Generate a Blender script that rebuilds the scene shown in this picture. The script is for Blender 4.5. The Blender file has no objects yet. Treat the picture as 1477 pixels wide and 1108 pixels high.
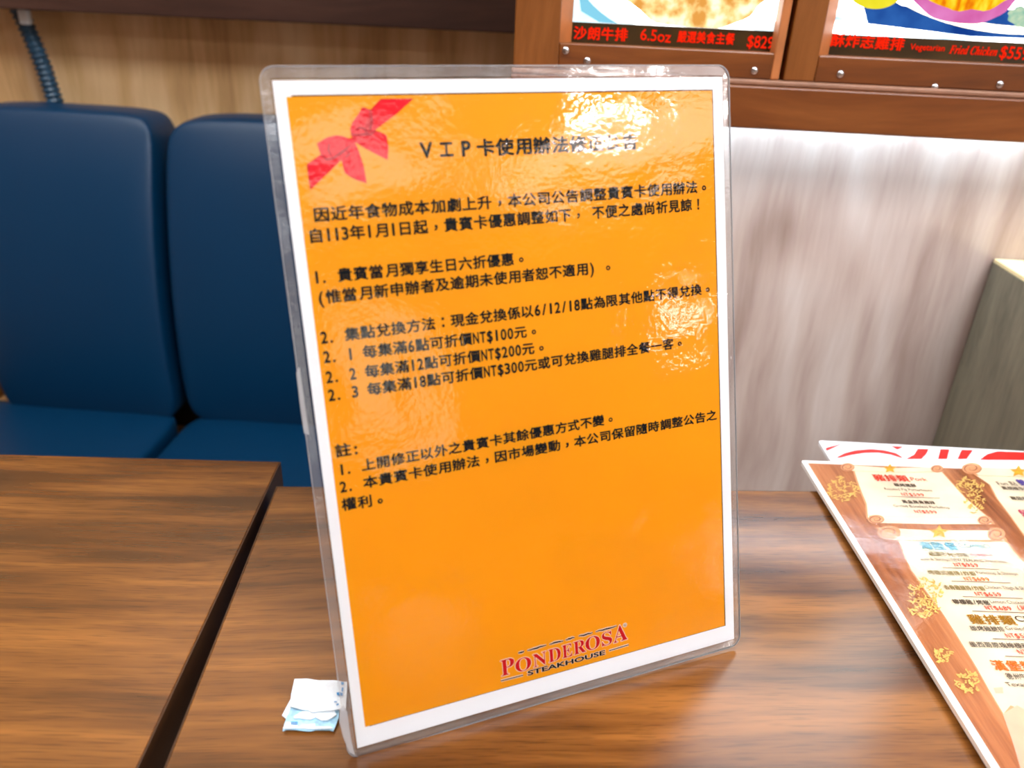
import bpy, bmesh, math, random
import numpy as np
from mathutils import Matrix, Vector, noise as mnoise

# ------------------------------------------------------------------ camera
F_PX = 1117.0                       # focal length in pixels of the 1477 x 1108 frame
CZ = 1.0722                         # camera height over the floor
TZ = 0.75                           # table height
sc = bpy.context.scene
C = sc.collection


def cam_rot(yaw, pitch, roll):
    return Matrix.Rotation(yaw, 3, 'Z') @ Matrix.Rotation(math.pi / 2 - pitch, 3, 'X') @ Matrix.Rotation(roll, 3, 'Z')


R = cam_rot(0.0447, 0.4667, 0.0461)
CAM = Vector((0, 0, CZ))
cd = bpy.data.cameras.new('camera')
cam = bpy.data.objects.new('camera', cd)
C.objects.link(cam)
cam.matrix_world = Matrix.Translation(CAM) @ R.to_4x4()
cd.sensor_width = 36.0
cd.lens = 36.0 * F_PX / 1477.0
cd.clip_start = 0.01
cd.dof.use_dof = True
cd.dof.focus_distance = 0.46
cd.dof.aperture_fstop = 7.0
sc.camera = cam

# ------------------------------------------------------------------ world, exposure
w = bpy.data.worlds.new('world')
sc.world = w
w.use_nodes = True
w.node_tree.nodes['Background'].inputs[0].default_value = (0.9, 0.95, 1.0, 1)
w.node_tree.nodes['Background'].inputs[1].default_value = 0.3
sc.view_settings.view_transform = 'Standard'
sc.view_settings.look = 'None'
sc.view_settings.gamma = 1.0
sc.view_settings.use_curve_mapping = False
sc.view_settings.exposure = 0.0

# ceiling lights: x, y, size x, size y, radiance, tint   (built further down, some read off the notice's reflections, others added for brightness)
CEIL_Z = 2.82
LAMPS = [
    (2.45, -3.25, 1.0, 1.1, 4.5, (1.0, 0.97, 0.94)),
    (4.05, -2.35, 1.5, 1.9, 7.0, (1.0, 0.9, 0.87)),
    (0.95, -0.85, 1.4, 0.9, 24.5, (0.95, 0.98, 1.03)),  # key panel added to brighten the notice and table
    (-0.95, 0.15, 1.2, 0.7, 16.0, (1.0, 1.0, 1.0)),  # panel added for steeper light on the left table and booth
    (0.75, -3.2, 1.2, 0.6, 10.0, (1.0, 1.0, 1.0)),
]
SPOTS = [(3.42, -2.10, 90.0), ]


# ------------------------------------------------------------------ pixel -> plane helpers (2D layout on real planes)
def ray(p):
    return R @ Vector(((p[0] - 738.5) / F_PX, -(p[1] - 554.0) / F_PX, -1.0))


def on_z(p, z):
    d = ray(p)
    return CAM + d * ((z - CZ) / d.z)


def on_y(p, y):
    d = ray(p)
    return CAM + d * (y / d.y)


# ------------------------------------------------------------------ materials
def lin(c):
    out = []
    for v in c[:3]:
        v = v / 255.0
        out.append(v / 12.92 if v <= 0.04045 else ((v + 0.055) / 1.055) ** 2.4)
    return (*out, 1.0)


def new_mat(name):
    m = bpy.data.materials.new(name)
    m.use_nodes = True
    nt = m.node_tree
    b = nt.nodes['Principled BSDF']
    return m, nt, b


def plain(name, col, rough=0.5, spec=0.5, metal=0.0, var=0.0, vscale=30.0, bump=0.0, bscale=200.0):
    m, nt, b = new_mat(name)
    b.inputs['Base Color'].default_value = lin(col)
    b.inputs['Roughness'].default_value = rough
    b.inputs['Specular IOR Level'].default_value = spec
    b.inputs['Metallic'].default_value = metal
    tc = nt.nodes.new('ShaderNodeTexCoord')
    if var > 0:
        n = nt.nodes.new('ShaderNodeTexNoise')
        n.inputs['Scale'].default_value = vscale
        n.inputs['Detail'].default_value = 4
        nt.links.new(tc.outputs['Object'], n.inputs['Vector'])
        r = nt.nodes.new('ShaderNodeValToRGB')
        r.color_ramp.elements[0].position = 0.3
        r.color_ramp.elements[1].position = 0.7
        r.color_ramp.elements[0].color = lin([v * (1 - var) for v in col])
        r.color_ramp.elements[1].color = lin([min(255, v * (1 + var)) for v in col])
        nt.links.new(n.outputs['Fac'], r.inputs['Fac'])
        nt.links.new(r.outputs['Color'], b.inputs['Base Color'])
    if bump > 0:
        n = nt.nodes.new('ShaderNodeTexNoise')
        n.inputs['Scale'].default_value = bscale
        n.inputs['Detail'].default_value = 3
        nt.links.new(tc.outputs['Object'], n.inputs['Vector'])
        bp = nt.nodes.new('ShaderNodeBump')
        bp.inputs['Strength'].default_value = bump
        bp.inputs['Distance'].default_value = 0.001
        nt.links.new(n.outputs['Fac'], bp.inputs['Height'])
        nt.links.new(bp.outputs['Normal'], b.inputs['Normal'])
    return m


def emit(name, col, strength):
    m = bpy.data.materials.new(name)
    m.use_nodes = True
    nt = m.node_tree
    nt.nodes.clear()
    o = nt.nodes.new('ShaderNodeOutputMaterial')
    e = nt.nodes.new('ShaderNodeEmission')
    e.inputs[0].default_value = col if len(col) == 4 else (*col, 1)
    e.inputs[1].default_value = strength
    nt.links.new(e.outputs[0], o.inputs[0])
    return m


def emit_noise(name, cols, strength, scale, detail=5.0, pos=None, stretch=(1, 1, 1), rot=0.0):
    """backlit print: colours of a photograph mottled by noise"""
    m = emit(name, lin(cols[0]), strength)
    nt = m.node_tree
    e = nt.nodes['Emission']
    tc = nt.nodes.new('ShaderNodeTexCoord')
    mp = nt.nodes.new('ShaderNodeMapping')
    mp.inputs['Scale'].default_value = stretch
    mp.inputs['Rotation'].default_value = (0, rot, 0)
    n = nt.nodes.new('ShaderNodeTexNoise')
    n.inputs['Scale'].default_value = scale
    n.inputs['Detail'].default_value = detail
    r = nt.nodes.new('ShaderNodeValToRGB')
    el = r.color_ramp.elements
    k = len(cols)
    pos = pos or [0.3 + 0.4 * i / (k - 1) for i in range(k)]
    while len(el) < k:
        el.new(0.5)
    for i in range(k):
        el[i].position = pos[i]
        el[i].color = lin(cols[i])
    nt.links.new(tc.outputs['Object'], mp.inputs['Vector'])
    nt.links.new(mp.outputs['Vector'], n.inputs['Vector'])
    nt.links.new(n.outputs['Fac'], r.inputs['Fac'])
    nt.links.new(r.outputs['Color'], e.inputs[0])
    return m


def wood(name, cols, along='X', coarse=22.0, fine=170.0, stretch=14.0, rough=0.35, spec=0.5, seed=0.0,
         warp=0.012, fine_amt=0.3, pos=(0.28, 0.45, 0.6, 0.74), bump=0.06, rings=0.0, ring_scale=14.0, pores=0.0, pore_scale=520.0, bands=0.0, band_scale=70.0, ring_freq=46.0, ring_stretch=7.0):
    """wood grain running along one axis; cols dark -> light"""
    m, nt, b = new_mat(name)
    N, L = nt.nodes.new, nt.links.new
    tc = N('ShaderNodeTexCoord')
    wn = N('ShaderNodeTexNoise')                    # slow warp so that the grain wanders
    wn.inputs['Scale'].default_value = 3.2
    wn.inputs['Detail'].default_value = 2
    L(tc.outputs['Object'], wn.inputs['Vector'])
    sub = N('ShaderNodeVectorMath'); sub.operation = 'SUBTRACT'
    sub.inputs[1].default_value = (0.5, 0.5, 0.5)
    L(wn.outputs['Color'], sub.inputs[0])
    mul = N('ShaderNodeVectorMath'); mul.operation = 'SCALE'
    mul.inputs['Scale'].default_value = warp * 6
    L(sub.outputs[0], mul.inputs[0])
    add = N('ShaderNodeVectorMath'); add.operation = 'ADD'
    L(tc.outputs['Object'], add.inputs[0])
    L(mul.outputs[0], add.inputs[1])

    def grain(scale, detail, st):
        mp = N('ShaderNodeMapping')
        s = [scale] * 3
        s['XYZ'.index(along)] = scale / st
        mp.inputs['Scale'].default_value = s
        mp.inputs['Location'].default_value = (seed, seed * 1.7, seed * 0.6)
        L(add.outputs[0], mp.inputs['Vector'])
        n = N('ShaderNodeTexNoise')
        n.inputs['Scale'].default_value = 1.0
        n.inputs['Detail'].default_value = detail
        n.inputs['Roughness'].default_value = 0.6
        L(mp.outputs['Vector'], n.inputs['Vector'])
        return n.outputs['Fac']
    a = grain(coarse, 5, stretch)
    f = grain(fine, 3, stretch * 1.4)
    mx = N('ShaderNodeMix'); mx.data_type = 'FLOAT'
    mx.inputs['Factor'].default_value = fine_amt
    L(a, mx.inputs['A']); L(f, mx.inputs['B'])
    fac = mx.outputs['Result']
    if rings > 0:                                   # cathedral figure
        mp = N('ShaderNodeMapping')
        s = [ring_scale] * 3
        s['XYZ'.index(along)] = ring_scale / ring_stretch
        mp.inputs['Scale'].default_value = s
        mp.inputs['Location'].default_value = (seed + 2.3, seed + 0.4, seed)
        L(add.outputs[0], mp.inputs['Vector'])
        n = N('ShaderNodeTexNoise')
        n.inputs['Scale'].default_value = 0.55
        n.inputs['Detail'].default_value = 1.0
        L(mp.outputs['Vector'], n.inputs['Vector'])
        k = N('ShaderNodeMath'); k.operation = 'MULTIPLY'; k.inputs[1].default_value = ring_freq
        L(n.outputs['Fac'], k.inputs[0])
        sn = N('ShaderNodeMath'); sn.operation = 'SINE'
        L(k.outputs[0], sn.inputs[0])
        ma = N('ShaderNodeMath'); ma.operation = 'MULTIPLY_ADD'
        ma.inputs[1].default_value = rings
        L(sn.outputs[0], ma.inputs[0]); L(fac, ma.inputs[2])
        fac = ma.outputs[0]
    if bands > 0:                                   # thin long lighter and darker bands
        bn = grain(band_scale, 2, stretch * 3.0)
        ma = N('ShaderNodeMath'); ma.operation = 'MULTIPLY_ADD'
        ma.inputs[1].default_value = bands
        s5 = N('ShaderNodeMath'); s5.operation = 'SUBTRACT'; s5.inputs[1].default_value = 0.5
        L(bn, s5.inputs[0])
        L(s5.outputs[0], ma.inputs[0]); L(fac, ma.inputs[2])
        fac = ma.outputs[0]
    r = N('ShaderNodeValToRGB')
    el = r.color_ramp.elements
    while len(el) < len(cols):
        el.new(0.5)
    for i, c in enumerate(cols):
        el[i].position = pos[i]
        el[i].color = lin(c)
    L(fac, r.inputs['Fac'])
    col = r.outputs['Color']
    if pores > 0:                                   # short dark pores
        pn = grain(pore_scale, 1, 22)
        pr = N('ShaderNodeMapRange')
        pr.inputs['From Min'].default_value = 0.52
        pr.inputs['From Max'].default_value = 0.7
        pr.inputs['To Min'].default_value = 1.0
        pr.inputs['To Max'].default_value = 1.0 - pores
        L(pn, pr.inputs['Value'])
        hs = N('ShaderNodeMix'); hs.data_type = 'RGBA'; hs.blend_type = 'MULTIPLY'
        hs.inputs['Factor'].default_value = 1.0
        L(col, hs.inputs['A'])
        cb = N('ShaderNodeCombineColor')
        for i in range(3):
            L(pr.outputs['Result'], cb.inputs[i])
        L(cb.outputs[0], hs.inputs['B'])
        col = hs.outputs['Result']
    L(col, b.inputs['Base Color'])
    b.inputs['Roughness'].default_value = rough
    b.inputs['Specular IOR Level'].default_value = spec
    if bump > 0:
        bp = N('ShaderNodeBump')
        bp.inputs['Strength'].default_value = bump
        bp.inputs['Distance'].default_value = 0.0006
        L(f, bp.inputs['Height'])
        L(bp.outputs['Normal'], b.inputs['Normal'])
    return m


def film(name, haze=0.0, rough=0.04, wave=0.0, ior=1.5, tex=0.0):
    """clear laminating film: what is not mirrored passes straight through"""
    m = bpy.data.materials.new(name)
    m.use_nodes = True
    nt = m.node_tree
    nt.nodes.clear()
    N, L = nt.nodes.new, nt.links.new
    o = N('ShaderNodeOutputMaterial')
    t = N('ShaderNodeBsdfTransparent')
    t.inputs[0].default_value = (0.985, 0.985, 0.985, 1)
    g = N('ShaderNodeBsdfGlossy')
    g.inputs['Roughness'].default_value = rough
    fr = N('ShaderNodeFresnel'); fr.inputs['IOR'].default_value = ior
    mix = N('ShaderNodeMixShader')
    tc = N('ShaderNodeTexCoord')
    if wave > 0:
        n = N('ShaderNodeTexNoise'); n.inputs['Scale'].default_value = 17.0; n.inputs['Detail'].default_value = 2.0
        L(tc.outputs['Object'], n.inputs['Vector'])
        n2 = N('ShaderNodeTexNoise'); n2.inputs['Scale'].default_value = 380.0; n2.inputs['Detail'].default_value = 2.0
        L(tc.outputs['Object'], n2.inputs['Vector'])
        b1 = N('ShaderNodeBump'); b1.inputs['Strength'].default_value = 1.0; b1.inputs['Distance'].default_value = wave
        b2 = N('ShaderNodeBump'); b2.inputs['Strength'].default_value = 1.0; b2.inputs['Distance'].default_value = tex
        L(n.outputs['Fac'], b1.inputs['Height'])
        L(n2.outputs['Fac'], b2.inputs['Height'])
        L(b1.outputs['Normal'], b2.inputs['Normal'])
        L(b2.outputs['Normal'], g.inputs['Normal'])
    L(fr.outputs[0], mix.inputs[0])
    if haze > 0:
        d = N('ShaderNodeBsdfTranslucent'); d.inputs[0].default_value = (0.9, 0.9, 0.92, 1)
        d2 = N('ShaderNodeBsdfDiffuse'); d2.inputs[0].default_value = (0.9, 0.9, 0.92, 1)
        dm = N('ShaderNodeMixShader'); dm.inputs[0].default_value = 0.5
        L(d.outputs[0], dm.inputs[1]); L(d2.outputs[0], dm.inputs[2])
        hm = N('ShaderNodeMixShader'); hm.inputs[0].default_value = haze
        L(t.outputs[0], hm.inputs[1]); L(dm.outputs[0], hm.inputs[2])
        L(hm.outputs[0], mix.inputs[1])
    else:
        L(t.outputs[0], mix.inputs[1])
    L(g.outputs[0], mix.inputs[2])
    L(mix.outputs[0], o.inputs[0])
    return m


M = {}
M['table'] = wood('walnut laminate', [(56, 29, 11), (92, 53, 21), (121, 74, 31), (154, 98, 43)], 'X', coarse=17, fine=190,
                  stretch=7, rough=0.2, spec=0.85, seed=3.1, warp=0.004, fine_amt=0.16, rings=0.06, ring_scale=11, ring_freq=44, ring_stretch=6,
                  pos=(0.25, 0.42, 0.55, 0.74), pores=0.3, pore_scale=900, bands=0.55, band_scale=85, bump=0.03)
M['table_edge_shade'] = wood('walnut edge shade', [(46, 26, 12), (62, 37, 18), (78, 48, 24)], 'Y', coarse=60, fine=300, seed=1.2,
                       rough=0.4, pos=(0.3, 0.5, 0.7))  # darker than the tabletop: paints the shade in the table gap
M['oak'] = wood('pale oak panelling', [(184, 140, 92), (218, 176, 122), (236, 198, 148), (246, 214, 168)], 'Z', coarse=20, fine=150,
                stretch=11, rough=0.3, spec=0.5, seed=7.7, warp=0.006, fine_amt=0.25, rings=0.08, ring_scale=11, ring_freq=34, ring_stretch=3.5, pos=(0.25, 0.4, 0.55, 0.7))
M['pillar'] = wood('panelling with grey sheen', [(146, 122, 112), (178, 156, 146), (198, 180, 170), (212, 198, 190)], 'Z', coarse=22, fine=150,
                   stretch=10, rough=0.22, spec=0.6, seed=2.4, warp=0.006, fine_amt=0.25, rings=0.09, ring_scale=13, ring_freq=34, ring_stretch=3.2, pos=(0.2, 0.4, 0.58, 0.75))  # same wood as the left wall, its gloss painted in as grey
M['frame'] = wood('brown stained frame', [(84, 42, 14), (116, 62, 22), (138, 80, 34)], 'X', coarse=30, fine=200, stretch=10,
                  rough=0.35, seed=5.0, pos=(0.3, 0.5, 0.7))
M['frame_v'] = wood('brown stained stile', [(96, 52, 16), (126, 72, 26), (146, 88, 40)], 'Z', coarse=30, fine=200, stretch=10,
                    rough=0.35, seed=9.0, pos=(0.3, 0.5, 0.7))
M['beam'] = wood('dark brown beam', [(44, 26, 20), (66, 42, 34), (80, 54, 44)], 'X', coarse=25, fine=150, rough=0.4, seed=4.0,
                 pos=(0.3, 0.5, 0.7))
M['olive'] = wood('grey olive wood grain', [(84, 76, 62), (112, 103, 84), (130, 120, 99), (144, 133, 110)], 'Z', coarse=30, fine=200,
                  stretch=12, rough=0.45, seed=6.3, pos=(0.28, 0.43, 0.57, 0.7), warp=0.015)
M['pale'] = wood('pale birch top', [(226, 196, 140), (240, 214, 160), (248, 226, 178)], 'Y', coarse=30, fine=160, rough=0.4, seed=8.0,
                 pos=(0.3, 0.5, 0.7))
M['leather'] = plain('blue leatherette', (0, 46, 78), rough=0.4, spec=0.32, bump=0.25, bscale=900)
M['steel'] = plain('screw steel', (200, 200, 205), rough=0.25, metal=1.0)
M['black'] = plain('black steel', (20, 20, 22), rough=0.4)
M['gap'] = plain('dark joint', (38, 22, 10), rough=0.6)
M['conduit'] = plain('blue grey conduit', (34, 66, 88), rough=0.3, spec=0.6, var=0.12, vscale=60)
M['white_plastic'] = plain('white plastic', (232, 240, 244), rough=0.35)
M['paper'] = plain('white paper', (250, 250, 252), rough=0.6, spec=0.2)
M['orange'] = plain('orange print', (246, 164, 8), rough=0.6, spec=0.15, var=0.02, vscale=12)
M['print_shadow'] = plain('painted print shadow', (70, 40, 20), rough=0.6, spec=0.1)  # paints the shadow along the cut edge of the orange print
M['ink'] = plain('black ink', (14, 22, 26), rough=0.6, spec=0.1)
M['red'] = plain('red ribbon print', (232, 22, 44), rough=0.6, spec=0.1)
M['darkred'] = plain('dark red outline', (176, 24, 44), rough=0.6, spec=0.1)
M['logo_red'] = plain('logo red', (206, 14, 26), rough=0.6, spec=0.1)
M['logo_white'] = plain('logo cream', (252, 226, 206), rough=0.6, spec=0.1)
M['film'] = film('laminate film', rough=0.06, wave=0.0016, tex=0.00008)
M['margin'] = film('laminate margin', haze=0.10, rough=0.08, wave=0.0022, tex=0.00008)
M['acrylic'] = film('clear acrylic', haze=0.03, rough=0.03)
M['menu_film'] = film('menu laminate', rough=0.1, wave=0.0014, tex=0.00004)

# room shell
M['plaster'] = plain('brown wall panel', (140, 110, 86), rough=0.8, var=0.03)
M['ceiling'] = plain('white ceiling', (196, 190, 184), rough=0.9, var=0.02)
M['floor'] = plain('brown floor tile', (128, 104, 86), rough=0.45, var=0.1, vscale=6)


# ------------------------------------------------------------------ mesh helpers
def link(name, me, mat=None, parent=None):
    o = bpy.data.objects.new(name, me)
    C.objects.link(o)
    if mat is not None:
        me.materials.append(mat)
    if parent is not None:
        o.parent = parent
    return o


def local_to(o, root):
    """mesh given in world coordinates, root placed anywhere"""
    o.matrix_parent_inverse = root.matrix_world.inverted()


def bm_obj(name, bm, mat, parent=None, smooth=False, world=False):
    me = bpy.data.meshes.new(name)
    bmesh.ops.recalc_face_normals(bm, faces=bm.faces)
    if smooth:
        for f in bm.faces:
            f.smooth = True
    bm.to_mesh(me)
    bm.free()
    o = link(name, me, mat, parent)
    if parent is not None and world:
        o.matrix_parent_inverse = Matrix.Translation(-parent.location) if parent.rotation_euler.z == 0 else parent.matrix_world.inverted()
    return o


def add_box(bm, x0, x1, y0, y1, z0, z1, bev=0.0, seg=2):
    r = bmesh.ops.create_cube(bm, size=1.0)
    vs = r['verts']
    for v in vs:
        v.co = Vector(((x0 + x1) / 2 + v.co.x * (x1 - x0), (y0 + y1) / 2 + v.co.y * (y1 - y0), (z0 + z1) / 2 + v.co.z * (z1 - z0)))
    if bev > 0:
        es = list({e for v in vs for e in v.link_edges})
        bmesh.ops.bevel(bm, geom=es, offset=bev, segments=seg, profile=0.5, affect='EDGES')


def box(name, x0, x1, y0, y1, z0, z1, mat, parent=None, bev=0.0, seg=2, world=False, smooth=False):
    bm = bmesh.new()
    add_box(bm, x0, x1, y0, y1, z0, z1, bev, seg)
    return bm_obj(name, bm, mat, parent, smooth, world)


def poly(name, pts, mat, parent=None, z=0.0, thick=0.0):
    """flat polygon in the local xy plane, optionally a prism down to z - thick"""
    bm = bmesh.new()
    if thick > 0:
        a = [bm.verts.new((p[0], p[1], z)) for p in pts]
        b = [bm.verts.new((p[0], p[1], z - thick)) for p in pts]
        bm.faces.new(a)
        bm.faces.new(b[::-1])
        n = len(pts)
        for i in range(n):
            bm.faces.new((a[i], b[i], b[(i + 1) % n], a[(i + 1) % n]))
    else:
        f = bm.faces.new([bm.verts.new((p[0], p[1], z)) for p in pts])
        if f.normal.z < 0:
            f.normal_flip()
    bmesh.ops.triangulate(bm, faces=[f for f in bm.faces if len(f.verts) > 4])
    me = bpy.data.meshes.new(name)
    bmesh.ops.recalc_face_normals(bm, faces=bm.faces) if thick > 0 else None
    bm.to_mesh(me)
    bm.free()
    return link(name, me, mat, parent)


def rrect(x0, x1, y0, y1, r, n=6):
    out = []
    for cx, cy, a0 in ((x1 - r, y1 - r, 0), (x0 + r, y1 - r, 90), (x0 + r, y0 + r, 180), (x1 - r, y0 + r, 270)):
        for i in range(n + 1):
            a = math.radians(a0 + 90.0 * i / n)
            out.append((cx + r * math.cos(a), cy + r * math.sin(a)))
    return out


def tube(name, pts, rad, mat, parent=None, seg=12, rings=None):
    """tube along points; rad may be a function of the arc index"""
    bm = bmesh.new()
    prev = None
    n = len(pts)
    for i, p in enumerate(pts):
        p = Vector(p)
        d = (Vector(pts[min(i + 1, n - 1)]) - Vector(pts[max(i - 1, 0)])).normalized()
        s = d.cross(Vector((0, 1, 0.01))).normalized()
        u = s.cross(d)
        r = rad(i) if callable(rad) else rad
        ring = [bm.verts.new(p + s * (r * math.cos(2 * math.pi * k / seg)) + u * (r * math.sin(2 * math.pi * k / seg))) for k in range(seg)]
        if prev:
            for k in range(seg):
                bm.faces.new((prev[k], prev[(k + 1) % seg], ring[(k + 1) % seg], ring[k]))
        else:
            bm.faces.new(ring[::-1])
        prev = ring
    bm.faces.new(prev)
    return bm_obj(name, bm, mat, parent, smooth=True, world=parent is not None)


def thing(name, label, cat, loc=(0, 0, 0), rotz=0.0, group=None):
    o = bpy.data.objects.new(name, None)
    o.empty_display_size = 0.05
    C.objects.link(o)
    o.location = loc
    o.rotation_euler = (0, 0, rotz)
    o['label'] = label
    o['category'] = cat
    if group:
        o['group'] = group
    bpy.context.view_layer.update()
    return o


def tag(o, label, cat, group=None):
    o['label'] = label
    o['category'] = cat
    if group:
        o['group'] = group
    return o


def structure(o):
    o['kind'] = 'structure'
    return o


# ------------------------------------------------------------------ lettering
GLYPH = {}


def load_glyphs(items):
    """outline letters into meshes; items: set of (string, weight)"""
    objs = []
    for s, wgt in items:
        if (s, wgt) in GLYPH:
            continue
        cu = bpy.data.curves.new('lettering', 'FONT')
        cu.body = s
        cu.size = 1.0
        cu.resolution_u = 3
        o = bpy.data.objects.new('lettering', cu)
        C.objects.link(o)
        objs.append((s, wgt, o, cu))
    bpy.context.view_layer.update()
    dg = bpy.context.evaluated_depsgraph_get()
    for s, wgt, o, cu in objs:
        ev = o.evaluated_get(dg)
        me = ev.to_mesh()
        v = np.array([tuple(q.co)[:2] for q in me.vertices]) if len(me.vertices) else np.zeros((0, 2))
        v = v.astype(float)
        fs = [tuple(p.vertices) for p in me.polygons]
        if wgt > 0 and len(v):                        # heavier stroke: the outline laid down again a little to each side
            d = wgt
            sh = [(0, 0), (d, 0), (-d, 0), (0, d), (0, -d)] + ([(d * .7, d * .7), (-d * .7, d * .7), (d * .7, -d * .7), (-d * .7, -d * .7)] if d > 0.011 else [])
            nv = len(v)
            fs = [tuple(i + nv * k for i in f) for k in range(len(sh)) for f in fs]
            v = np.concatenate([np.c_[v + np.array(q), np.full(nv, 5e-6 * (k + 1))] for k, q in enumerate(sh)])
        if v.shape[1] == 2:
            v = np.c_[v, np.zeros(len(v))]          # third column: metres above the print
        GLYPH[(s, wgt)] = (v, fs)
        ev.to_mesh_clear()
    for s, wgt, o, cu in objs:
        bpy.data.objects.remove(o)
        bpy.data.curves.remove(cu)


def flat_mesh(name, chunks, mat, parent, z):
    V, Fc = [], []
    for v, f in chunks:
        b = len(V)
        V += [(p[0], p[1], z + (p[2] if len(p) > 2 else 0.0)) for p in v]
        Fc += [tuple(i + b for i in q) for q in f]
    me = bpy.data.meshes.new(name)
    me.from_pydata(V, [], Fc)
    me.update()
    return link(name, me, mat, parent)


FULL = '，。：！'


def cell_w(ch):
    return 0.5 if ord(ch) < 0x2000 else 1.0


BAR = {'1': 'I', '\uff36': 'V', '\uff30': 'P'}


def cells(text, x0, x1, ym0, ym1, h, nfit=None, wgt=0.013, hscale=1.0):
    """characters in fixed cells from x0 to x1; centre line runs ym0 -> ym1; h is the height of a character"""
    nfit = nfit or len(text)
    tot = sum(cell_w(c) for c in text[:nfit])
    unit = (x1 - x0) / tot
    load_glyphs({(BAR.get(c, c), wgt) for c in text if c != ' '})
    out = []
    cx = 0.0
    for ch in text:
        wc = cell_w(ch)
        if ch != ' ':
            v, f = GLYPH[(BAR.get(ch, ch), wgt)]
            lo, hi = v.min(0), v.max(0)
            mid = (lo + hi) / 2
            if ch in FULL:
                s = unit * 0.95
                cyl = {'，': -0.12, '。': -0.1, '：': 0.0, '！': 0.0}[ch] * unit
                q = np.c_[(v - mid)[:, :2] * s, v[:, 2]]
                q[:, 1] += cyl
            elif wc == 1.0 and ch not in '\uff36\uff30':
                sx = unit * 0.97
                sy = h / 0.92
                q = np.stack([(v[:, 0] - mid[0]) * sx * (0.74 if ch == '工' else 1), (v[:, 1] - 0.375) * sy, v[:, 2]], 1)
            else:
                sy = h / 0.78
                sx = min(sy * 0.95, unit * wc * 0.86 / max(hi[0] - lo[0], 1e-6)) if ch not in '1.:' else sy
                yc = 0.35
                q = np.stack([(v[:, 0] - mid[0]) * sx, (v[:, 1] - yc) * sy, v[:, 2]], 1)
                if ch in '.':
                    q[:, 0] -= unit * 0.06
            xx = x0 + (cx + wc / 2) * unit
            t = (xx - x0) / (x1 - x0)
            q = q + np.array([xx, ym0 + (ym1 - ym0) * t, 0.0])
            out.append((q, f))
        cx += wc
    return out


def natural(text, x0, x1, ym0, ym1, h=None, wgt=0.0):
    """a proportional run of text fitted between x0 and x1; h = cap height (None keeps proportions)"""
    load_glyphs({(text, wgt)})
    v, f = GLYPH[(text, wgt)]
    lo, hi = v.min(0), v.max(0)
    sx = (x1 - x0) / (hi[0] - lo[0])
    sy = sx if h is None else h / 0.72
    x = x0 + (v[:, 0] - lo[0]) * sx
    t = (x - x0) / (x1 - x0)
    y = ym0 + (ym1 - ym0) * t + (v[:, 1] - 0.35) * sy
    return [(np.stack([x, y, v[:, 2]], 1), f)]


# ================================================================== SETTING
WX0, WX1, WS, WN = -1.9, 5.6, -4.6, 1.165
structure(box('floor', WX0, WX1, WS, WN + 0.1, -0.06, 0.0, M['floor']))
structure(box('ceiling', WX0, WX1, WS, WN + 0.1, CEIL_Z, CEIL_Z + 0.06, M['ceiling']))
structure(box('wall_north', WX0, WX1, WN, WN + 0.1, 0.0, CEIL_Z, M['oak']))
structure(box('wall_south', WX0, WX1, WS - 0.1, WS, 0.0, CEIL_Z, M['plaster']))
structure(box('wall_west', WX0 - 0.1, WX0, WS, WN + 0.1, 0.0, CEIL_Z, M['plaster']))
structure(box('wall_east', WX1, WX1 + 0.1, WS, WN + 0.1, 0.0, CEIL_Z, M['plaster']))
PY = 0.75                                            # front of the panelled pier on the right
structure(box('wall_pier', -0.043, 1.5, PY, WN, 0.0, CEIL_Z, M['pillar']))
structure(box('trim_1', -1.5, -0.0445, 1.085, WN, CZ - 0.0455, CZ + 0.11, M['beam'], bev=0.002))

# ------------------------------------------------------------------ ceiling lights
for i, (x, y, sx, sy, L_, tint) in enumerate(LAMPS):
    t = thing('ceiling_light', 'unseen flat white ceiling light panel', 'ceiling light', (x, y, CEIL_Z), 0, 'ceiling lights behind the viewer')
    bm = bmesh.new()
    add_box(bm, -sx / 2, -sx / 2 + 0.02, -sy / 2, sy / 2, -0.02, 0)
    add_box(bm, sx / 2 - 0.02, sx / 2, -sy / 2, sy / 2, -0.02, 0)
    add_box(bm, -sx / 2 + 0.02, sx / 2 - 0.02, -sy / 2, -sy / 2 + 0.02, -0.02, 0)
    add_box(bm, -sx / 2 + 0.02, sx / 2 - 0.02, sy / 2 - 0.02, sy / 2, -0.02, 0)
    bm_obj('light_frame', bm, M['white_plastic'], t)
    box('diffuser', -sx / 2 + 0.02, sx / 2 - 0.02, -sy / 2 + 0.02, sy / 2 - 0.02, -0.012, -0.002,
        emit('lit diffuser %d' % i, tint, L_), t)
for i, (x, y, L_) in enumerate(SPOTS):
    t = thing('ceiling_spotlight', 'round recessed ceiling spotlight', 'ceiling light', (x, y, CEIL_Z))
    bm = bmesh.new()
    bmesh.ops.create_cone(bm, cap_ends=True, segments=32, radius1=0.245, radius2=0.255, depth=0.03)
    bm_obj('light_ring', bm, M['white_plastic'], t).location = (0, 0, -0.016)
    bm = bmesh.new()
    bmesh.ops.create_cone(bm, cap_ends=True, segments=32, radius1=0.23, radius2=0.23, depth=0.006)
    bm_obj('bulb', bm, emit('lit bulb', (1, 0.97, 0.94), L_), t).location = (0, 0, -0.034)

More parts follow.
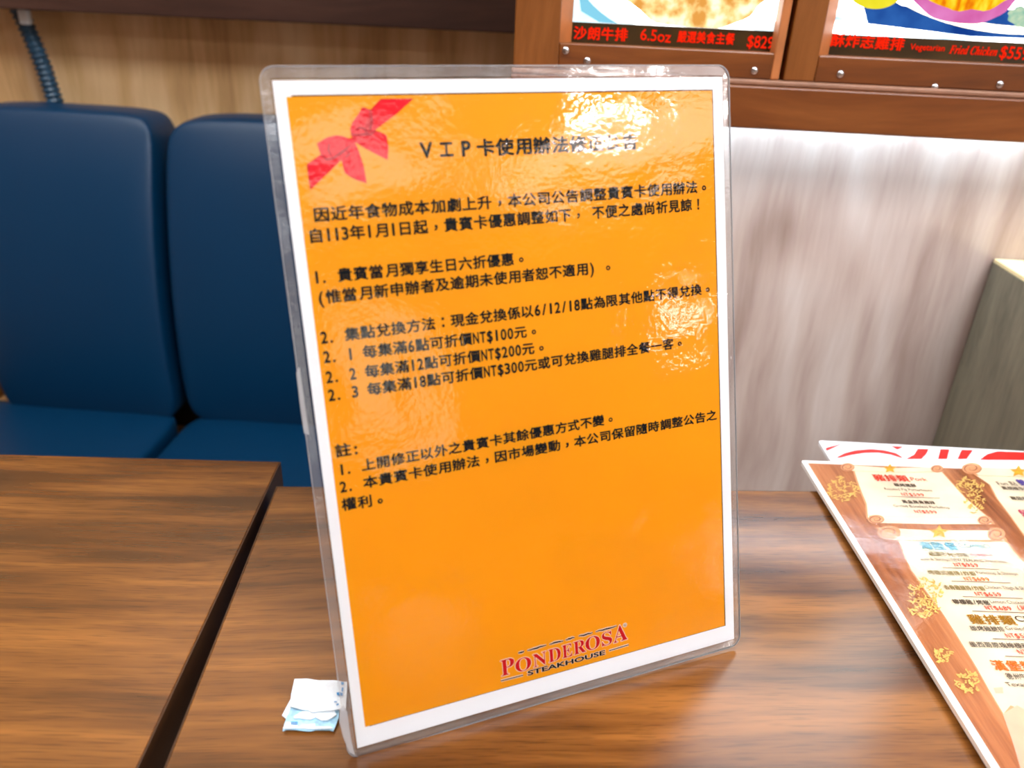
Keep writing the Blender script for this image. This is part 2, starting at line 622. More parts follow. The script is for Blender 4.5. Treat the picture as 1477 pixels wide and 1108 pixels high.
# lamps on the far walls of the room
t = thing('wall_lamp', 'round opal wall lamp on the far right wall', 'wall lamp', (WX1, -3.3, CZ + 0.78))
bm = bmesh.new()
bmesh.ops.create_uvsphere(bm, u_segments=32, v_segments=16, radius=0.17)
for v in bm.verts:
    v.co.x = v.co.x * 0.5 - 0.05
bm_obj('opal_shade', bm, emit('lit opal shade', (1.0, 0.93, 0.9), 26.0), t, smooth=True)
box('mount', -0.05, 0.0, -0.06, 0.06, -0.06, 0.06, M['white_plastic'], t, 0.004)
t = thing('wall_light_panel', 'upright light panel on the far rear wall', 'light panel', (3.25, WS, CZ + 0.55))
box('panel_frame', -0.42, 0.42, 0.0, 0.03, -0.62, 0.62, M['beam'], t, 0.004)
box('diffuser', -0.38, 0.38, 0.028, 0.036, -0.58, 0.58, emit('lit wall panel', (1.0, 0.94, 0.82), 3.2), t)

# ================================================================== TABLES
def table(label, corner, yaw, cx, wx, wy, th=0.036):
    """corner = the back corner given; the top runs from cx to cx + wx in local x and 0 .. -wy in local y"""
    t = thing('restaurant_table', label, 'table', (corner[0], corner[1], 0.0), yaw)
    bm = bmesh.new()
    e = 0.0009
    add_box(bm, cx + e, cx + wx - e, -wy + e, -e, TZ - th, TZ, 0.0006, 2)
    o = bm_obj('tabletop', bm, M['table'], t)
    bm = bmesh.new()
    add_box(bm, cx, cx + e, -wy, 0, TZ - th, TZ - 0.0006)
    add_box(bm, cx + wx - e, cx + wx, -wy, 0, TZ - th, TZ - 0.0006)
    add_box(bm, cx + e, cx + wx - e, -wy, -wy + e, TZ - th, TZ - 0.0006)
    add_box(bm, cx + e, cx + wx - e, -e, 0, TZ - th, TZ - 0.0006)
    bm_obj('edge_shade', bm, M['table_edge_shade'], t)
    mx, my = cx + wx / 2, -wy / 2
    bm = bmesh.new()
    bmesh.ops.create_cone(bm, cap_ends=True, segments=24, radius1=0.035, radius2=0.035, depth=TZ - th - 0.05)
    p = bm_obj('pedestal', bm, M['black'], t, smooth=False)
    p.location = (mx, my, 0.03 + (TZ - th - 0.05) / 2)
    box('base_plate', mx - 0.22, mx + 0.22, my - 0.22, my + 0.22, 0.0, 0.03, M['black'], t, 0.006)
    box('top_bracket', mx - 0.15, mx + 0.15, my - 0.15, my + 0.15, TZ - th - 0.02, TZ - th, M['black'], t)
    return t


tabR = table('walnut laminate restaurant table carrying the orange notice and menus', (-0.1862, 0.4522), math.radians(6.3), 0.0, 0.80, 0.62)
tabL = table('empty walnut laminate restaurant table at the left, across the narrow gap', (-0.1935, 0.484), math.radians(4.6), -0.80, 0.80, 0.62)

# ================================================================== BOOTH
def cushion(name, x0, x1, y0, y1, z0, z1, bev, parent, lean=0.0, puff=0.006, bulge=0.0):
    bm = bmesh.new()
    add_box(bm, x0, x1, y0, y1, z0, z1, 0)
    bmesh.ops.subdivide_edges(bm, edges=list(bm.edges), cuts=7, use_grid_fill=True)
    cx, cy, cz = (x0 + x1) / 2, (y0 + y1) / 2, (z0 + z1) / 2
    hx, hy, hz = (x1 - x0) / 2, (y1 - y0) / 2, (z1 - z0) / 2
    for v in bm.verts:
        p = v.co - Vector((cx, cy, cz))
        core = Vector((max(-hx + bev, min(hx - bev, p.x)), max(-hy + bev, min(hy - bev, p.y)), max(-hz + bev, min(hz - bev, p.z))))
        d = p - core
        if d.length > 1e-6:
            p = core + d.normalized() * bev
        u, vv, ww = p.x / hx, p.y / hy, p.z / hz
        p.y += math.copysign(puff, p.y) * max(0, (1 - u ** 4)) * max(0, (1 - ww ** 4)) * (abs(vv) > 0.6)
        p.z += math.copysign(puff, p.z) * max(0, (1 - u ** 4)) * max(0, (1 - vv ** 4)) * (abs(ww) > 0.6)
        if bulge:
            p.y += math.copysign(bulge, p.y) * (1 - (ww * 0.9) ** 2) * (abs(vv) > 0.6)
        if lean:
            p.y += lean * (p.z + hz) / (2 * hz)
        v.co = p + Vector((cx, cy, cz))
    o = bm_obj(name, bm, M['leather'], parent, smooth=True, world=True)
    s = o.modifiers.new('smooth', 'SUBSURF')
    s.levels = 1
    s.render_levels = 2
    return o


SZ = CZ - 0.60
BT = CZ - 0.172
UN = [(-0.833, -0.556, 'blue leatherette booth bench section at the far left behind the empty table'),
      (-0.541, -0.050, 'blue leatherette booth bench section partly hidden behind the orange notice')]
for (x0, x1, lab) in UN:
    b = thing('booth_bench', lab, 'bench', ((x0 + x1) / 2, 0.85, 0.0))
    cushion('back_cushion', x0, x1, 1.010, 1.075, SZ - 0.012, BT, 0.013, b, lean=0.07, bulge=0.036)
    cushion('seat_cushion', x0 + (-.12 if x0 < -.7 else 0), x1, 0.60, 1.03, SZ - 0.10, SZ + 0.002, 0.016, b, puff=0.003)
    box('plinth', x0, x1, 0.64, 1.03, 0.0, SZ - 0.10, M['beam'], b, 0.004, world=True)
    box('back_board', x0 + .01, x1 - .01, 1.142, 1.163, SZ - 0.1, BT - 0.03, M['beam'], b, 0.0, world=True)
tag(box('end_panel', -0.866, -0.838, 1.00, 1.15, SZ + 0.006, BT - 0.02, M['frame_v'], bev=0.003),
    'brown wooden end panel at the far left of the booth backrest', 'panel')

# conduit going up the wall
c0, c1 = on_y((22, 4), 1.135), on_y((80, 150), 1.135)
d_ = c1 - c0
pts = []
NN = 120
for i in range(NN + 1):
    t = i / NN * 1.12
    p = c0 + d_ * t + Vector((0.004 * math.sin(t * 3.0), 0, 0))
    pts.append(p)
cd_ = thing('flexible_conduit', 'blue grey corrugated conduit running down the oak wall', 'conduit', pts[-1])
tube('corrugated_hose', pts, lambda i: 0.0108 + 0.0014 * math.sin(i * math.pi / 3), M['conduit'], cd_, 14)
box('connector', c0.x - 0.016, c0.x + 0.018, 1.112, 1.15, c0.z - 0.002, c0.z + 0.035, M['white_plastic'], cd_, 0.003, world=True)
q = on_y((36, 22), 1.123)
box('cable_clip', q.x - 0.008, q.x + 0.007, 1.118, 1.128, q.z - 0.012, q.z + 0.008, M['white_plastic'], cd_, 0.003, world=True)

# ================================================================== LIGHTBOX SIGNS ON THE PIER
FY = 0.712                                            # front of the frames
BY = 0.730                                            # face of the backlit prints


def fz(p, y=FY):
    return on_y(p, y).z


def fx(p, y=FY):
    return on_y(p, y).x


HTOP = CZ + 0.36
zr_top = CZ - 0.0352
zr_bot = CZ - 0.0560
structure(box('trim_2', -0.0445, 0.62, 0.700, 0.716, CZ - 0.0945, CZ - 0.0605, M['frame'], bev=0.0015))
structure(box('trim_3', -0.0445, 0.62, 0.704, PY, CZ - 0.0603, CZ - 0.0562, plain('pale ledge highlight', (150, 108, 84), rough=0.5, var=0.08, vscale=80), bev=0.0012))  # pale colour paints the highlight along the ledge


strip = thing('added_strip_light', 'slim cool helper light added behind the board to light the wall below', 'helper light', (0.28, 0.735, CZ - 0.0605))  # added lamp, throws cool light on the pier under the board
box('added_light_housing', 0.0, 0.60, 0.7195, 0.7485, CZ - 0.074, CZ - 0.0605, M['white_plastic'], strip, 0.001, world=True)
box('added_light_tube', 0.01, 0.59, 0.722, 0.746, CZ - 0.080, CZ - 0.0742, emit('added cool tube', (0.6, 0.82, 1.0), 21.0), strip, 0.001, world=True)


def screw(x, z, parent):
    bm = bmesh.new()
    bmesh.ops.create_uvsphere(bm, u_segments=16, v_segments=10, radius=0.0032)
    for v in bm.verts:
        v.co.y *= 0.55
        v.co += Vector((x, FY - 0.0004, z))
    return bm_obj('screw', bm, M['steel'], parent, smooth=True, world=True)


def plane_xz(name, pts, y, mat, parent):
    """flat polygon standing in the plane y"""
    bm = bmesh.new()
    f = bm.faces.new([bm.verts.new((p[0], y, p[1])) for p in pts])
    bmesh.ops.triangulate(bm, faces=[f])
    me = bpy.data.meshes.new(name)
    bm.to_mesh(me)
    bm.free()
    o = link(name, me, mat, parent)
    o.matrix_parent_inverse = Matrix.Translation(-parent.location)
    return o


def clip_poly(pts, x0, x1, z0, z1):
    def cut(ps, ins, inter):
        out = []
        for i in range(len(ps)):
            a, b = ps[i - 1], ps[i]
            if ins(b):
                if not ins(a):
                    out.append(inter(a, b))
                out.append(b)
            elif ins(a):
                out.append(inter(a, b))
        return out

    def at(k, v):
        def g(a, b):
            t = (v - a[k]) / (b[k] - a[k])
            return tuple(a[j] + (b[j] - a[j]) * t for j in range(2))
        return g
    for k, v, s in ((0, x0, 1), (0, x1, -1), (1, z0, 1), (1, z1, -1)):
        if pts:
            pts = cut(pts, lambda p, k=k, v=v, s=s: s * (p[k] - v) >= 0, at(k, v))
    return pts


def ell(cx, cy, rx, ry, n=64, wob=0.0, seed=0):
    return [(cx + rx * (1 + wob * mnoise.noise((math.cos(a) * 3 + seed, math.sin(a) * 3, 0.3))) * math.cos(a),
             cy + ry * (1 + wob * mnoise.noise((math.cos(a) * 3 + seed, math.sin(a) * 3, 0.3))) * math.sin(a))
            for a in [2 * math.pi * i / n for i in range(n)]]


def pxpoly(ps, y):
    return [(lambda q: (q.x, q.z))(on_y(p, y)) for p in ps]


STRIP_TOP = fz((965, 38), BY)
M['strip'] = plain('dark caption strip', (58, 40, 12), rough=0.3, var=0.2, vscale=40)
M['led_red'] = emit('red backlit lettering', lin((255, 40, 14)), 1.0)


def lightbox(label, x0, x1, stile, reveal, reveal_r, x_end_open, layers, caption, screws, tagpx):
    t = thing('lightbox_sign', label, 'lightbox sign', (x0, PY, zr_bot))
    wpy = lambda n, a, b, c, d, e, f, m, bev=0.0012: box(n, a, b, c, d, e, f, m, t, bev, world=True)
    wpy('frame_stile', x0, x0 + stile, FY, PY - 0.001, zr_bot, HTOP, M['frame_v'])
    wpy('frame_rail', x0 + stile, x1 - x_end_open, FY, PY - 0.001, zr_bot, zr_top, M['frame'])
    wpy('frame_rail', x0 + stile, x1 - x_end_open, FY, PY - 0.001, HTOP - 0.025, HTOP, M['frame'])
    px0, px1 = x0 + stile, x1 - x_end_open
    rv = plain('frame reveal', (178, 108, 58), rough=0.5, var=0.08, vscale=50)
    wpy('frame_stile', x1 - x_end_open, x1, FY, PY - 0.001, zr_bot, HTOP, M['frame_v'] if reveal_r else rv)
    if reveal:
        for xa, xb in ((px0, px0 + reveal), (px1, px1 - reveal_r))[:2 if reveal_r else 1]:
            bm = bmesh.new()                          # bevelled inner lip of the frame
            vs = [bm.verts.new(v) for v in ((xa, FY + 0.001, zr_top), (xb, BY - 0.002, zr_top), (xb, BY - 0.002, HTOP - 0.025), (xa, FY + 0.001, HTOP - 0.025),
                                            (xa, BY + 0.004, zr_top), (xb, BY + 0.004, zr_top), (xb, BY + 0.004, HTOP - 0.025), (xa, BY + 0.004, HTOP - 0.025))]
            for q in ((0, 1, 2, 3), (4, 5, 6, 7), (0, 1, 5, 4), (1, 2, 6, 5), (2, 3, 7, 6), (3, 0, 4, 7)):
                bm.faces.new([vs[i] for i in q])
            bm_obj('inner_lip', bm, rv, t, world=True)
    xa, xb = px0 + (reveal or 0) - 0.001, px1 - reveal_r + 0.001
    wpy('caption_strip', xa, xb, BY, PY - 0.002, zr_top - 0.012, STRIP_TOP, M['strip'], 0)
    pic = wpy('backlit_picture', xa, xb, BY, PY - 0.002, STRIP_TOP, HTOP - 0.026, layers[0], 0)
    for k, (nm, pts, mat) in enumerate(layers[1:]):
        pts = clip_poly(pts, xa + 0.0005, xb - 0.0005, STRIP_TOP + 0.0002, HTOP - 0.03)
        o = plane_xz(nm, pts, BY - 0.0002 * (k + 1), mat, t)
    for (s, pa, pb, h, mode) in caption:
        qa, qb = on_y(pa, BY - 0.0005), on_y(pb, BY - 0.0005)
        if mode == 'cells':
            ch = cells(s, qa.x, qb.x, qa.z, qb.z, h, wgt=0.03)
        else:
            ch = natural(s, qa.x, qb.x, qa.z, qb.z, h, wgt=0.015)
        V, Fc = [], []
        for v, f in ch:
            bb = len(V)
            V += [(p[0], BY - 0.0005 - p[2], p[1]) for p in v]
            Fc += [tuple(i + bb for i in q) for q in f]
        me = bpy.data.meshes.new('caption_text')
        me.from_pydata(V, [], Fc)
        o = link('caption_text', me, M['led_red'], t)
        o.matrix_parent_inverse = Matrix.Translation(-t.location)
    for p in screws:
        screw(fx(p), fz(p), t)
    return t


blue_bg = emit_noise('blue white print', [(160, 224, 246), (224, 246, 252), (250, 254, 255)], 1.5, 14, 1.0, [0.35, 0.5, 0.62])
white_e = emit('white plate print', lin((250, 252, 248)), 4.5)
pale_e = emit('pale rim print', lin((222, 238, 236)), 1.6)
steak_e = emit_noise('golden steak print', [(216, 150, 70), (250, 214, 140), (255, 246, 214)], 1.25, 90, 4, [0.36, 0.5, 0.64])
L1 = [blue_bg,
      ('blue_cloth', pxpoly([(834, -14), (852, -8), (872, 14), (900, 35), (864, 32), (838, 16)], BY), emit('blue cloth edge print', lin((140, 216, 242)), 1.0)),
      ('plate_rim', pxpoly(ell(1012, -62, 188, 126), BY), pale_e),
      ('plate', pxpoly(ell(1012, -64, 178, 118), BY), white_e),
      ('food', pxpoly(ell(1004, -40, 118, 80, wob=0.1), BY), steak_e)]
cap1 = [('沙朗牛排', (827, 47), (906, 50.5), 0.0098, 'cells'),
        ('6.5oz', (924, 49), (968, 53.5), 0.0090, 'nat'),
        ('嚴選美食主餐', (977, 52.5), (1060, 56.5), 0.0088, 'cells'),
        ('$829', (1078, 59), (1116, 62), 0.0095, 'nat')]
bxA = fx((742, 45))
lightbox('backlit menu picture in a brown frame, golden steak over the red 6.5oz caption', bxA, 0.1812, 0.0382, 0.010, 0.0, 0.0072, L1, cap1,
         [(847, 88), (1088, 102), (816, 73)], None)

cloth_e = emit_noise('white cloth print', [(90, 108, 122), (160, 176, 184), (255, 255, 255), (255, 255, 255)], 5.0, 26, 4, [0.3, 0.42, 0.52, 0.7], (1, 1, 4.0), 0.9)
navy_e = emit_noise('blue cloth print', [(24, 66, 150), (52, 108, 190)], 0.9, 40, 3)
rim_e = emit_noise('cream plate rim print', [(255, 244, 190), (255, 252, 226)], 3.0, 20, 2)
yel_e = emit_noise('yellow dressing print', [(226, 214, 30), (252, 236, 60)], 1.05, 40, 3)
pink_e = emit_noise('pink plate print', [(214, 96, 168), (236, 140, 206)], 1.0, 40, 3)
fry_e = emit_noise('fried chicken print', [(232, 120, 10), (255, 190, 20), (255, 226, 60)], 1.1, 150, 5, [0.36, 0.5, 0.64], (1, 1, 0.35))
leaf_e = emit_noise('pale garnish print', [(120, 190, 170), (236, 240, 200)], 1.0, 120, 4)
L2 = [cloth_e,
      ('blue_cloth', pxpoly([(1249, 8), (1262, 14), (1252, 34), (1290, 37), (1340, 42), (1400, 52), (1500, 56), (1500, -10), (1240, -10)], BY), navy_e),
      ('plate_rim', pxpoly(ell(1482, -96, 252, 146), BY), rim_e),
      ('plate_well', pxpoly(ell(1482, -100, 236, 138), BY), navy_e),
      ('plate_white', pxpoly([(1250, -30), (1262, -14), (1300, 8), (1340, 14), (1700, 14), (1700, -200), (1600, -225), (1482, -236), (1380, -220), (1290, -175), (1250, -110)], BY), white_e),
      ('dressing', pxpoly(ell(1262, -20, 42, 33), BY), yel_e),
      ('pink_dish', pxpoly(ell(1390, -44, 92, 78, wob=0.05), BY), pink_e),
      ('food', pxpoly(ell(1400, -50, 88, 66, wob=0.14, seed=4), BY), fry_e),
      ('garnish', pxpoly(ell(1474, 24, 20, 14, wob=0.3, seed=2), BY), leaf_e)]
cap2 = [('酥炸志雞排', (1198, 57), (1305, 64), 0.0098, 'cells'),
        ('Vegetarian', (1313, 67), (1363, 69.5), 0.0048, 'nat'),
        ('𝑭𝒓𝒊𝒆𝒅 𝑪𝒉𝒊𝒄𝒌𝒆𝒏', (1370, 71), (1439, 74.5), 0.0066, 'nat'),
        ('$559', (1443, 74.5), (1484, 78), 0.0096, 'nat')]
lightbox('backlit menu picture in a brown frame, fried chicken on a pink and blue plate', 0.1850, 0.50, 0.0255, 0.012, 0.012, 0.0255, L2, cap2,
         [(1212, 107), (1442, 122), (1348, 126)], None)

# ================================================================== SIDE CABINET (half wall with a pale top)
bx = on_y((1434, 373), PY - 0.002)
cb = thing('half_height_partition', 'grey olive wood partition with a pale top, at the far right by the pier', 'partition', (bx.x, 0.5, 0))
box('partition_panel', bx.x, bx.x + 0.30, 0.57, PY - 0.002, 0.0, bx.z - 0.004, M['olive'], cb, 0.0006, world=True)
box('partition_top', bx.x, bx.x + 0.30, 0.57, PY - 0.002, bx.z - 0.0038, bx.z, M['pale'], cb, 0.0004, world=True)

# ================================================================== THE NOTICE
po = Vector((-0.0754, 0.2427, -0.3186)) + CAM
ex = Vector((0.9096, 0.4144, 0.0128)).normalized()
ey = Vector((-0.1318, 0.2597, 0.957))
ey = (ey - ex * ey.dot(ex)).normalized()
en = ex.cross(ey)
PW, PH = 0.210, 0.297
sign = bpy.data.objects.new('notice_stand', None)
sign.empty_display_size = 0.05
C.objects.link(sign)
sign.matrix_world = Matrix(((ex.x, ey.x, en.x, po.x), (ex.y, ey.y, en.y, po.y), (ex.z, ey.z, en.z, po.z), (0, 0, 0, 1)))
tag(sign, 'laminated orange notice with black Chinese text and a red bow, standing on the table', 'notice')
bpy.context.view_layer.update()


def S(p):
    """pixel -> local xy on the sheet"""
    d = ray(p)
    t = (po - CAM).dot(en) / d.dot(en)
    q = CAM + d * t - po
    return (q.dot(ex), q.dot(ey))


paper = poly('paper_sheet', [(0, 0), (PW, 0), (PW, PH), (0, PH)], M['paper'], sign, 0.0, 0.0006)
oc = [S(p) for p in ((413, 141.5), (1025, 129.5), (1046.5, 900.5), (527, 1050))]
ox0, ox1 = (oc[0][0] + oc[3][0]) / 2, (oc[1][0] + oc[2][0]) / 2
oy0, oy1 = (oc[2][1] + oc[3][1]) / 2, (oc[0][1] + oc[1][1]) / 2
poly('print_edge_shadow', [(ox0 + 0.002, oy0 - 0.0003), (ox1 + 0.0006, oy0 - 0.0003), (ox1 + 0.0006, oy1 + 0.0006), (ox0 + 0.002, oy1 + 0.0006)], M['print_shadow'], paper, 0.00008)
poly('orange_print', [(ox0, oy0), (ox1, oy0), (ox1, oy1), (ox0, oy1)], M['orange'], paper, 0.00016)


def sign_line(name, text, pL, pR, hpx, nfit=None, wgt=0.028, mat='ink', lab=None):
    a, b = S(pL), S(pR)
    up = S((pL[0], pL[1] - hpx / 2)); dn = S((pL[0], pL[1] + hpx / 2))
    h = up[1] - dn[1]
    o = flat_mesh(name, cells(text, a[0], b[0], a[1], b[1], h, nfit, wgt), M[mat], paper, 0.0003)
    return o


sign_line('heading_text', '\uff36工\uff30卡使用辦法修正公告', (600, 217), (920, 204.5), 24.5, wgt=0.036)
T = [('因近年食物成本加劇上升，本公司公告調整貴賓卡使用辦法。', (451, 310.6), (1006, 269.7), 20.5, -1),
     ('自113年1月1日起，貴賓卡優惠調整如下， 不便之處尚祈見諒！', (443.5, 341), (998, 295.4), 20.5, -1),
     ('1. 貴賓當月獨享生日六折優惠。', (451, 400.5), (741.5, 373.5), 19.5, -1),
     ('(惟當月新申辦者及逾期未使用者恕不適用) 。', (457, 430), (858, 386.4), 19.5, -2),
     ('2. 集點兌換方法：現金兌換係以6/12/18點為限其他點不得兌換。', (461.5, 487.5), (1012, 417), 18.8, -1),
     ('2. 1 每集滿6點可折價NT$100元。', (465.5, 515.5), (760, 478), 18.6, -1),
     ('2. 2 每集滿12點可折價NT$200元。', (469.2, 544.6), (771, 501.7), 18.4, -1),
     ('2. 3 每集滿18點可折價NT$300元或可兌換雞腿排全餐一客。', (472.4, 570.7), (971.5, 495.2), 18.2, -1),
     ('註:', (482.5, 651), (519, 645.5), 19, None),
     ('1. 上開修正以外之貴賓卡其餘優惠方式不變。', (487.5, 678.2), (871.5, 605.1), 17, -1),
     ('2. 本貴賓卡使用辦法，因市場變動，本公司保留隨時調整公告之', (489.3, 703.2), (1034, 597.7), 17, None),
     ('權利。', (492, 728.2), (537, 722), 17.5, -1)]
for (s, a, b, h, k) in T:
    sign_line('text_line', s, a, b, h, None if k is None else len(s) + k)


# red bow, drawn from its outline on the sheet
def bowpx(ps):
    return [S((430 + x / 7.389, 130 + y / 7.389)) for x, y in ps]


BOW = [[(880, 103), (1213, 100), (1045, 252), (830, 415), (760, 470), (690, 440), (768, 222)],
       [(245, 690), (310, 720), (455, 700), (460, 740), (280, 915), (135, 1055), (118, 940), (100, 795)],
       [(825, 438), (880, 455), (935, 485), (955, 600), (948, 737), (720, 620), (600, 545), (690, 500), (770, 480)],
       [(440, 700), (520, 640), (560, 570), (600, 560), (645, 660), (690, 800), (725, 985), (620, 950), (560, 920), (500, 880), (470, 760)],
       [(558, 410), (580, 350), (640, 265), (685, 188), (770, 222), (800, 300), (775, 470), (690, 520), (610, 545), (570, 480)],
       [(210, 570), (310, 510), (400, 487), (470, 495), (540, 522), (610, 490), (620, 540), (560, 600), (450, 680), (340, 745), (290, 755), (250, 690)]]


def grow(pts, d):
    cx = sum(p[0] for p in pts) / len(pts)
    cy = sum(p[1] for p in pts) / len(pts)
    return [(cx + (p[0] - cx) * (1 + d), cy + (p[1] - cy) * (1 + d)) for p in pts]


bow_chunks, out_chunks = [], []


def fan(pts):
    bm = bmesh.new()
    f = bm.faces.new([bm.verts.new((p[0], p[1], 0)) for p in pts])
    bmesh.ops.triangulate(bm, faces=[f])
    bm.verts.index_update()
    r = (np.array([tuple(v.co)[:2] for v in bm.verts]), [tuple(v.index for v in g.verts) for g in bm.faces])
    bm.free()
    return r


for k, pl in enumerate(BOW):
    q = bowpx(pl)
    V = []
    v1, f1 = fan(q)
    bow_chunks.append((v1, f1))
    out_chunks.append(fan(grow(q, 0.05)))
bow = flat_mesh('ribbon_bow', bow_chunks, M['red'], paper, 0.00032)
flat_mesh('bow_outline', out_chunks, M['darkred'], paper, 0.00026)
# folds of the bow
def stroke(ps, wd):
    out = []
    n = len(ps)
    L_, R_ = [], []
    for i in range(n):
        a = Vector(ps[max(0, i - 1)]); b = Vector(ps[min(n - 1, i + 1)])
        d = (b - a).normalized()
        nn = Vector((-d.y, d.x))
        ww = wd * (0.35 + 0.65 * math.sin(math.pi * (i + 0.5) / n))
        L_.append(Vector(ps[i]) + nn * ww); R_.append(Vector(ps[i]) - nn * ww)
    v = np.array([tuple(p) for p in L_ + R_])
    f = [(i, i + 1, n + i + 1, n + i) for i in range(n - 1)]
    return v, f


FOLD = [[(250, 690), (300, 745), (380, 725), (460, 660), (560, 590)], [(570, 470), (640, 480), (720, 470), (770, 480), (825, 430)],
        [(610, 430), (650, 400), (700, 410), (740, 460)], [(520, 650), (550, 680), (500, 720)], [(330, 570), (320, 640), (350, 700)],
        [(768, 222), (785, 330), (765, 440)]]
flat_mesh('bow_folds', [stroke(bowpx(p), 0.00042) for p in FOLD], plain('bow fold line', (178, 14, 40), rough=0.6, spec=0.1), paper, 0.00038)


# restaurant logo
def lg(x, y):
    return S((710 + x / 7.033, 880 + y / 7.033))


def outlined(name, text, pa, pb, h, wgt, mat, rim, rim_mat, z, cellfit=None):
    a, b = lg(*pa), lg(*pb)
    flat_mesh(name + '_rim', natural(text, a[0], b[0], a[1], b[1], h, wgt + rim), rim_mat, paper, z)
    return flat_mesh(name, natural(text, a[0], b[0], a[1], b[1], h, wgt), mat, paper, z + 0.00006)


def logo_letter_run():
    big = [('𝐏', 85, 222, 570, 172), ('𝐀', 1222, 1368, 232, 172)]
    mids = '𝐎𝐍𝐃𝐄𝐑𝐎𝐒'
    xs = [(232, 392), (412, 548), (566, 692), (706, 808), (822, 946), (942, 1090), (1108, 1212)]
    ch, ch2 = [], []
    for s, xa, xb, yc, h in big + [(m, xa, xb, None, 140) for m, (xa, xb) in zip(mids, xs)]:
        if yc is None:
            yc = 546 - ((xa + xb) / 2 - 312) * (546 - 285) / (1160 - 312)
        slope = -0.30
        pa, pb = (xa, yc - slope * (xb - xa) / 2), (xb, yc + slope * (xb - xa) / 2)
        a, b = lg(*pa), lg(*pb)
        hh = lg(xa, yc - h / 2)[1] - lg(xa, yc + h / 2)[1]
        ch += natural(s, a[0], b[0], a[1], b[1], hh, 0.0)
        g = (b[0] - a[0]) * 0.035
        ch2 += natural(s, a[0] - g, b[0] + g, a[1], b[1], hh, 0.03)
    flat_mesh('logo_halo', ch2, M['logo_white'], paper, 0.00026)
    flat_mesh('logo_lettering', ch, M['logo_red'], paper, 0.00034)


logo_letter_run()
a, b = lg(355, 640), lg(1142, 424)
hh = lg(355, 616)[1] - lg(355, 664)[1]
flat_mesh('logo_halo', natural('STEAKHOUSE', a[0] - 0.0004, b[0] + 0.0004, a[1], b[1], hh, 0.075), M['logo_white'], paper, 0.00030)
flat_mesh('logo_lettering', natural('STEAKHOUSE', a[0], b[0], a[1], b[1], hh, 0.035), M['ink'], paper, 0.0004)
rules = []
rims = []
for pa, pb, wd in (((85, 716), (310, 658), 0.00026), ((1182, 410), (1380, 350), 0.00026)):
    a, b = lg(*pa), lg(*pb)
    for lst, ww in ((rules, wd), (rims, wd * 2.6)):
        lst.append((np.array([(a[0], a[1] - ww), (b[0], b[1] - ww), (b[0], b[1] + ww), (a[0], a[1] + ww)]), [(0, 1, 2, 3)]))
brush = []
random.seed(5)
for seg0, seg1 in ((0.02, 0.08), (0.11, 0.3), (0.33, 0.47), (0.49, 0.58), (0.62, 0.76), (0.79, 1.0)):
    pts = []
    for i in range(7):
        t = seg0 + (seg1 - seg0) * i / 6
        pts.append(lg(240 + 1020 * t, 438 - 280 * t + random.uniform(-4, 4)))
    brush.append(stroke(pts, 0.00042))
    rims.append(stroke(pts, 0.0009))
flat_mesh('logo_halo', rims, M['logo_white'], paper, 0.00028)
flat_mesh('logo_rules', rules + brush, M['ink'], paper, 0.00042)
c = lg(1343, 150)
flat_mesh('logo_halo', [fan([(c[0] + 0.0013 * math.cos(t), c[1] + 0.0013 * math.sin(t)) for t in [i * math.pi / 12 for i in range(24)]])], M['logo_white'], paper, 0.00032)
flat_mesh('registered_mark', natural('®', c[0] - 0.0009, c[0] + 0.0009, c[1], c[1], None, 0.0), M['ink'], paper, 0.00042)
# smudge at the lower left corner of the margin
sm = [S((548 + random.uniform(-22, 10), 1050 + random.uniform(-5, 6))) for i in range(9)]

# film: glossy face, welded margin, tape
mL, mR, mT, mB = 0.0046, 0.0036, 0.0052, 0.0042
face = poly('laminate_film', [(-0.0008, -0.0008), (PW + 0.0008, -0.0008), (PW + 0.0008, PH + 0.0008), (-0.0008, PH + 0.0008)], M['film'], sign, 0.0007)
bm = bmesh.new()
outer = rrect(-mL, PW + mR, -mB, PH + mT, 0.0062, 8)
inner = rrect(-0.0008, PW + 0.0008, -0.0008, PH + 0.0008, 0.0005, 8)
rings_ = [[bm.verts.new((p[0], p[1], z)) for p in src] for src, z in ((outer, 0.0004), (outer, -0.0004), (inner, -0.0006), (inner, 0.0007))]
n_ = len(outer)
for a in range(4):
    A_, B_ = rings_[a], rings_[(a + 1) % 4]
    for i in range(n_):
        bm.faces.new((A_[i], A_[(i + 1) % n_], B_[(i + 1) % n_], B_[i]))
bm_obj('laminate_margin', bm, M['margin'], sign)
# bright welded rim along the cut edge
bm = bmesh.new()
o2 = rrect(-mL - 0.0003, PW + mR + 0.0003, -mB - 0.0003, PH + mT + 0.0003, 0.0064, 8)
rings_ = [[bm.verts.new((p[0], p[1], z)) for p in src] for src, z in ((o2, 0.0005), (o2, -0.0005), (outer, -0.0005), (outer, 0.0005))]
for a in range(4):
    A_, B_ = rings_[a], rings_[(a + 1) % 4]
    for i in range(n_):
        bm.faces.new((A_[i], A_[(i + 1) % n_], B_[(i + 1) % n_], B_[i]))
M['edge'] = film('laminate cut edge', haze=0.45, rough=0.2)
bm_obj('cut_edge', bm, M['edge'], sign)
# clear tape folded round the left edge in two places
M['tape'] = film('clear tape', haze=0.38, rough=0.1, wave=0.002, tex=0.0003)
tp = [[(428, 536), (432, 529), (441, 560), (446, 600), (449, 628), (455, 629), (441, 624), (437, 590)],
      [(489, 1022), (494, 1016), (500, 1024), (505, 1060), (509, 1078), (512, 1088), (503, 1083), (494, 1060), (489, 1040)]]
tp[0] = [(427, 537), (431.5, 528), (433.5, 541), (444, 616), (446, 627), (438, 624), (432.5, 585)]
for ps in tp:
    poly('clear_tape', [S(p) for p in ps], M['tape'], sign, 0.0014, 0.0006)
